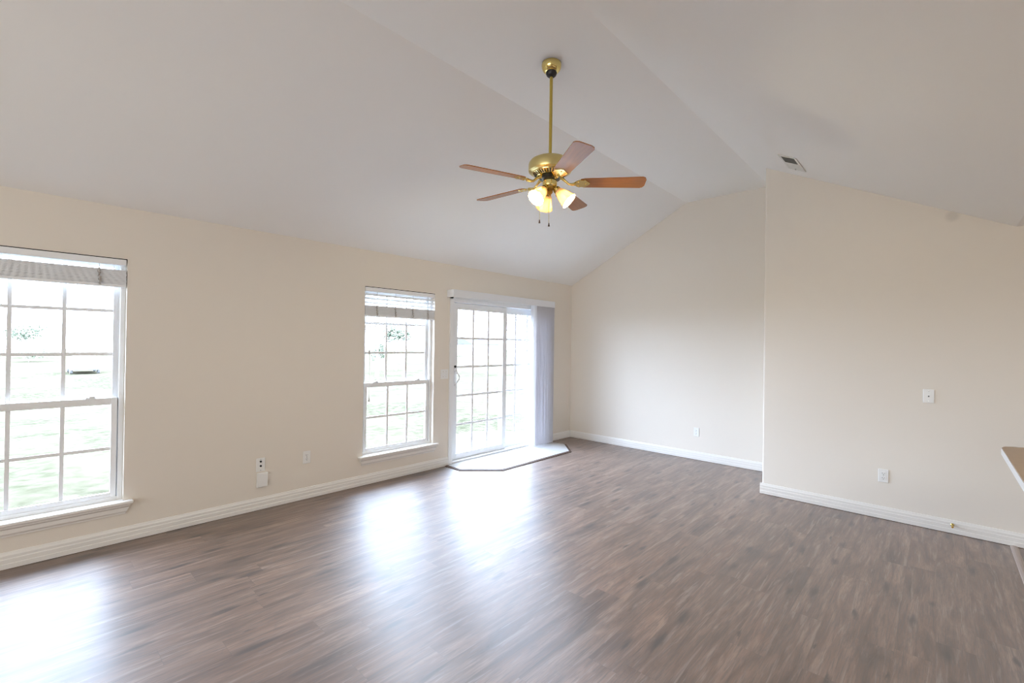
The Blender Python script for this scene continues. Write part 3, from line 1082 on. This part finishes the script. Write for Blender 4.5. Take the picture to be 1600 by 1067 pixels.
# light kit: hub, three arms, sockets, shades and bulbs
lk = obj('light_hub', MB().lathe([(0.0, 2.572), (0.034, 2.571), (0.036, 2.562), (0.030, 2.552), (0.020, 2.546), (0.022, 2.538), (0.016, 2.528), (0.008, 2.520), (0.006, 2.512), (0.0, 2.510)], cc, 32), 'brass_dark', fan, True)
for ang in (176.0, 297.0, 55.0):
    a = math.radians(ang)
    rad = Vector((math.cos(a), math.sin(a), 0))
    C0 = Vector((FX, FY, 0))
    axis = (rad * 0.72 + Vector((0, 0, -0.70))).normalized()
    neck = C0 + rad * 0.044 + Vector((0, 0, 2.556))
    m = MB().tube([C0 + rad * 0.020 + Vector((0, 0, 2.556)), C0 + rad * 0.034 + Vector((0, 0, 2.562)), neck], 0.008, 10)
    la = obj('lamp_arm', m, 'brass', fan, True)
    q = axis.to_track_quat('Z', 'Y').to_matrix()
    obj('socket', MB().lathe([(0.0, -0.004), (0.020, -0.004), (0.026, 0.004), (0.027, 0.022), (0.024, 0.024), (0.0, 0.024)], neck, 24, q), 'brass', la, True)
    prof_o = [(0.024, 0.012), (0.028, 0.024), (0.036, 0.044), (0.043, 0.068), (0.049, 0.094), (0.056, 0.118), (0.061, 0.128)]
    prof_i = [(r_ - 0.003, z) for r_, z in reversed(prof_o)]
    rip = lambda i, an: 1 + (0.035 * math.cos(12 * an) * max(0, 1 - abs(i - 6.5) / 5.0))
    shd = MB().lathe(prof_o + prof_i, neck, 72, q, rip)
    # open the glass at the neck so that the lathe's end caps do not close it
    so = obj('lamp_shade', shd, 'shade', fan, True)
    bpos = neck + axis * 0.066
    obj('bulb', MB().ball(bpos, 0.021, seg=16).tube([neck + axis * 0.02, bpos - axis * 0.012], [0.010, 0.014], 12), 'bulb', so, True)
    pd = bpy.data.lights.new('bulb_light', 'POINT')
    pd.energy = BULB
    pd.color = (1.0, 0.88, 0.66)
    pd.shadow_soft_size = 0.024
    po = bpy.data.objects.new('bulb_light', pd)
    po.location = neck + axis * 0.090
    COL.objects.link(po)

for dx, dy, z_end in ((-0.045, 0.050, 2.325), (-0.012, -0.006, 2.300)):
    x, y = FX + dx, FY + dy
    z_top = 2.575 if dx < -0.03 else 2.515
    m = MB()
    n = int((z_top - z_end - 0.02) / 0.006)
    m.tube([(x, y, z_top), (x, y, z_end + 0.02)], 0.0013, 6)
    for k in range(n):
        m.ball((x, y, z_top - k * 0.006), 0.0019, seg=6)
    pc = obj('pull_chain', m, 'brass', fan, True)
    obj('chain_pull', MB().lathe([(0.0, z_end + 0.024), (0.003, z_end + 0.022), (0.0055, z_end + 0.006), (0.007, z_end), (0.0, z_end - 0.002)], (x, y, 0), 12), 'dark_wood', pc, True)

# ------------------------------------------------------------------ outdoors
def ground_z(x, y):
    if y < 6.5:
        return -0.14
    t = min(1.0, (y - 6.5) / 24.0)
    return -0.14 - 1.21 * t * t * (3 - 2 * t)


m = MB()
ys = [D + 0.15, 5.0, 5.6, 6.2, 7, 8, 9, 10.5, 12, 14, 17, 20, 24, 28, 33, 38, 43, 50, 60, 80, 110, 160]
xs = [-80 + 8 * k for k in range(31)]
rows = [[m.bm.verts.new((x, y, ground_z(x, y))) for x in xs] for y in ys]
for A, B in zip(rows, rows[1:]):
    for k in range(len(xs) - 1):
        m.bm.faces.new((A[k], A[k + 1], B[k + 1], B[k]))
struct('lawn', m, 'grass', smooth=True)
m = MB()
out = [(3.3, D + 0.155), (3.3, 5.5), (3.6, 5.85), (4.2, 6.05), (5.0, 6.05), (5.7, 5.85), (6.0, 5.5), (6.0, D + 0.155)]
m.poly_extrude([(x, y, -0.20) for x, y in out], (0, 0, 0.15))
struct('patio_slab', m, 'concrete')


def crown(center, rx, rz, n, leaf, seed, holes=0.0):
    rnd = random.Random(seed)
    m = MB()
    blobs = []
    for _ in range(9):
        v = Vector((rnd.gauss(0, 1), rnd.gauss(0, 1), rnd.gauss(0, 0.8))).normalized() * rnd.uniform(0.25, 0.75)
        blobs.append(((v.x * rx, v.y * rx, v.z * rz), rnd.uniform(0.35, 0.55)))
    for _ in range(n):
        (bx, by, bz), br = rnd.choice(blobs)
        d = Vector((rnd.gauss(0, 1), rnd.gauss(0, 1), rnd.gauss(0, 1))).normalized() * (rnd.random() ** 0.4) * br
        p = Vector(center) + Vector((bx + d.x * rx, by + d.y * rx, bz + d.z * rz))
        u = Vector((rnd.gauss(0, 1), rnd.gauss(0, 1), rnd.gauss(0, 0.6))).normalized()
        w = u.orthogonal().normalized()
        s = leaf * rnd.uniform(0.6, 1.3)
        vs = [m.bm.verts.new(q) for q in (p - u * s, p + w * s * 0.5, p + u * s, p - w * s * 0.5)]
        m.bm.faces.new(vs)
    return m


def tree(name, x, y, hgt, rx, leafmat, label, group, seed, n=1500, leaf=0.22, trunk=0.45):
    rnd = random.Random(seed * 7 + 1)
    z0 = ground_z(x, y) - 0.05
    r = setp(empty(name, (x, y, z0)), label, 'tree' if 'tree' in name else 'shrub', group)
    th = hgt * trunk
    cz = z0 + th + (hgt - th) * 0.5
    m = MB()
    m.tube([(x, y, z0), (x + 0.05, y, z0 + th * 0.6), (x, y, z0 + th * 1.15)], [hgt * 0.028, hgt * 0.020, hgt * 0.014], 8)
    for k in range(6):
        a = 2 * PI * k / 6 + rnd.random()
        m.tube([(x, y, z0 + th * rnd.uniform(0.7, 1.1)), (x + rx * 0.35 * math.cos(a), y + rx * 0.35 * math.sin(a), cz - (hgt - th) * 0.15),
                (x + rx * 0.7 * math.cos(a), y + rx * 0.7 * math.sin(a), cz + (hgt - th) * 0.15)], [hgt * 0.011, hgt * 0.007, hgt * 0.003], 6)
    obj('trunk', m, 'bark', r)
    obj('crown', crown((x, y, cz), rx, (hgt - th) * 0.55, n, leaf, seed), leafmat, r)
    return r


tree('tree', 0.75, 90.0, 5.3, 2.4, 'leaf_green', 'spreading tree seen through the far left window, above a low bush', 'trees beyond the lawn', 3, 1500, 0.20, 0.40)
tree('shrub', 1.0, 76.0, 1.7, 1.9, 'leaf_green', 'low green bush below the tree in the far left window', 'bushes beyond the lawn', 5, 900, 0.14, 0.25)
tree('tree', 26.0, 40.0, 5.3, 2.2, 'leaf_green', 'pale green tree in the middle panes of the window beside the sliding door', 'trees beyond the lawn', 8, 2200, 0.16, 0.42)
tree('tree', 20.3, 34.0, 6.2, 2.2, 'leaf_dusty', 'thin bare-looking tree at the left panes of the window beside the sliding door', 'trees beyond the lawn', 12, 500, 0.15, 0.40)
tree('tree', 21.9, 36.5, 3.2, 0.8, 'leaf_green', 'small dark tree just left of the pale green one beyond the middle window', 'trees beyond the lawn', 21, 700, 0.12, 0.30)
tree('tree', 30.0, 27.0, 7.4, 3.2, 'leaf_dusty', 'tall sparse tree filling the upper panes of the fixed door panel', 'trees beyond the lawn', 15, 1300, 0.13, 0.45)
tree('tree', 41.0, 34.0, 4.2, 2.0, 'leaf_dusty', 'smaller grey tree behind the tall one in the fixed door panel', 'trees beyond the lawn', 17, 900, 0.14, 0.40)


def house(x, y, w, d, h, label):
    z = ground_z(x, y) - 0.05
    r = setp(empty('house', (x, y, z)), label, 'house')
    obj('wall_block', MB().box(x - w / 2, x + w / 2, y - d / 2, y + d / 2, z, z + h), 'siding', r)
    m = MB()
    m.poly_extrude([(x - w / 2 - 0.4, y - d / 2 - 0.4, z + h), (x - w / 2 - 0.4, y + d / 2 + 0.4, z + h), (x - w / 2 - 0.4, y, z + h + 1.5)], (w + 0.8, 0, 0))
    obj('roof', m, 'roof', r)
    return r


house(72.0, 78.0, 9.0, 8.0, 2.7, 'distant low house with a grey roof through the sliding door panel')


def car(x, y, label):
    """parked with its tail towards the house"""
    z = ground_z(x, y)
    r = setp(empty('car', (x, y, z)), label, 'car')
    body = [(-2.2, 0.30), (2.15, 0.30), (2.22, 0.55), (2.15, 0.80), (1.2, 0.92), (-1.95, 0.98), (-2.22, 0.85)]
    m = MB()
    m.poly_extrude([(x - 0.88, y + a, z + b) for a, b in body], (1.76, 0, 0))
    bmesh.ops.bevel(m.bm, geom=list(m.bm.edges), offset=0.06, segments=2, profile=0.5, affect='EDGES')
    obj('body', m, 'car_paint', r, True)
    m = MB()
    lo = [(-0.78, -2.0), (0.78, -2.0), (0.78, 1.1), (-0.78, 1.1)]
    hi = [(-0.60, -1.35), (0.60, -1.35), (0.60, 0.3), (-0.60, 0.3)]
    a = [m.bm.verts.new((x + p, y + q, z + 0.94)) for p, q in lo]
    b = [m.bm.verts.new((x + p, y + q, z + 1.45)) for p, q in hi]
    m.bm.faces.new(a)
    m.bm.faces.new(b)
    for i in range(4):
        j = (i + 1) % 4
        m.bm.faces.new((a[i], a[j], b[j], b[i]))
    cb = obj('cabin', m, 'car_paint', r)
    m = MB()
    m.poly_extrude([(x - 0.66, y - 1.95, z + 1.03), (x + 0.66, y - 1.95, z + 1.03), (x + 0.56, y - 1.47, z + 1.38), (x - 0.56, y - 1.47, z + 1.38)], (0, 0.04, 0.03))
    obj('rear_window', m, 'car_glass', cb)
    obj('rear_bumper', MB().box(x - 0.84, x + 0.84, y - 2.27, y - 2.15, z + 0.34, z + 0.44, 0.02), 'car_trim', r)
    for wx in (-0.80, 0.80):
        for wy in (-1.35, 1.35):
            m = MB().lathe([(0.0, -0.1), (0.24, -0.1), (0.31, -0.07), (0.31, 0.07), (0.24, 0.1), (0.0, 0.1)], (x + wx, y + wy, z + 0.31), 20, Matrix.Rotation(PI / 2, 3, 'Y'))
            obj('wheel', m, 'rubber', r, True)
    return r


car(3.75, 51.0, 'white car parked beyond the lawn, seen through the far left window')
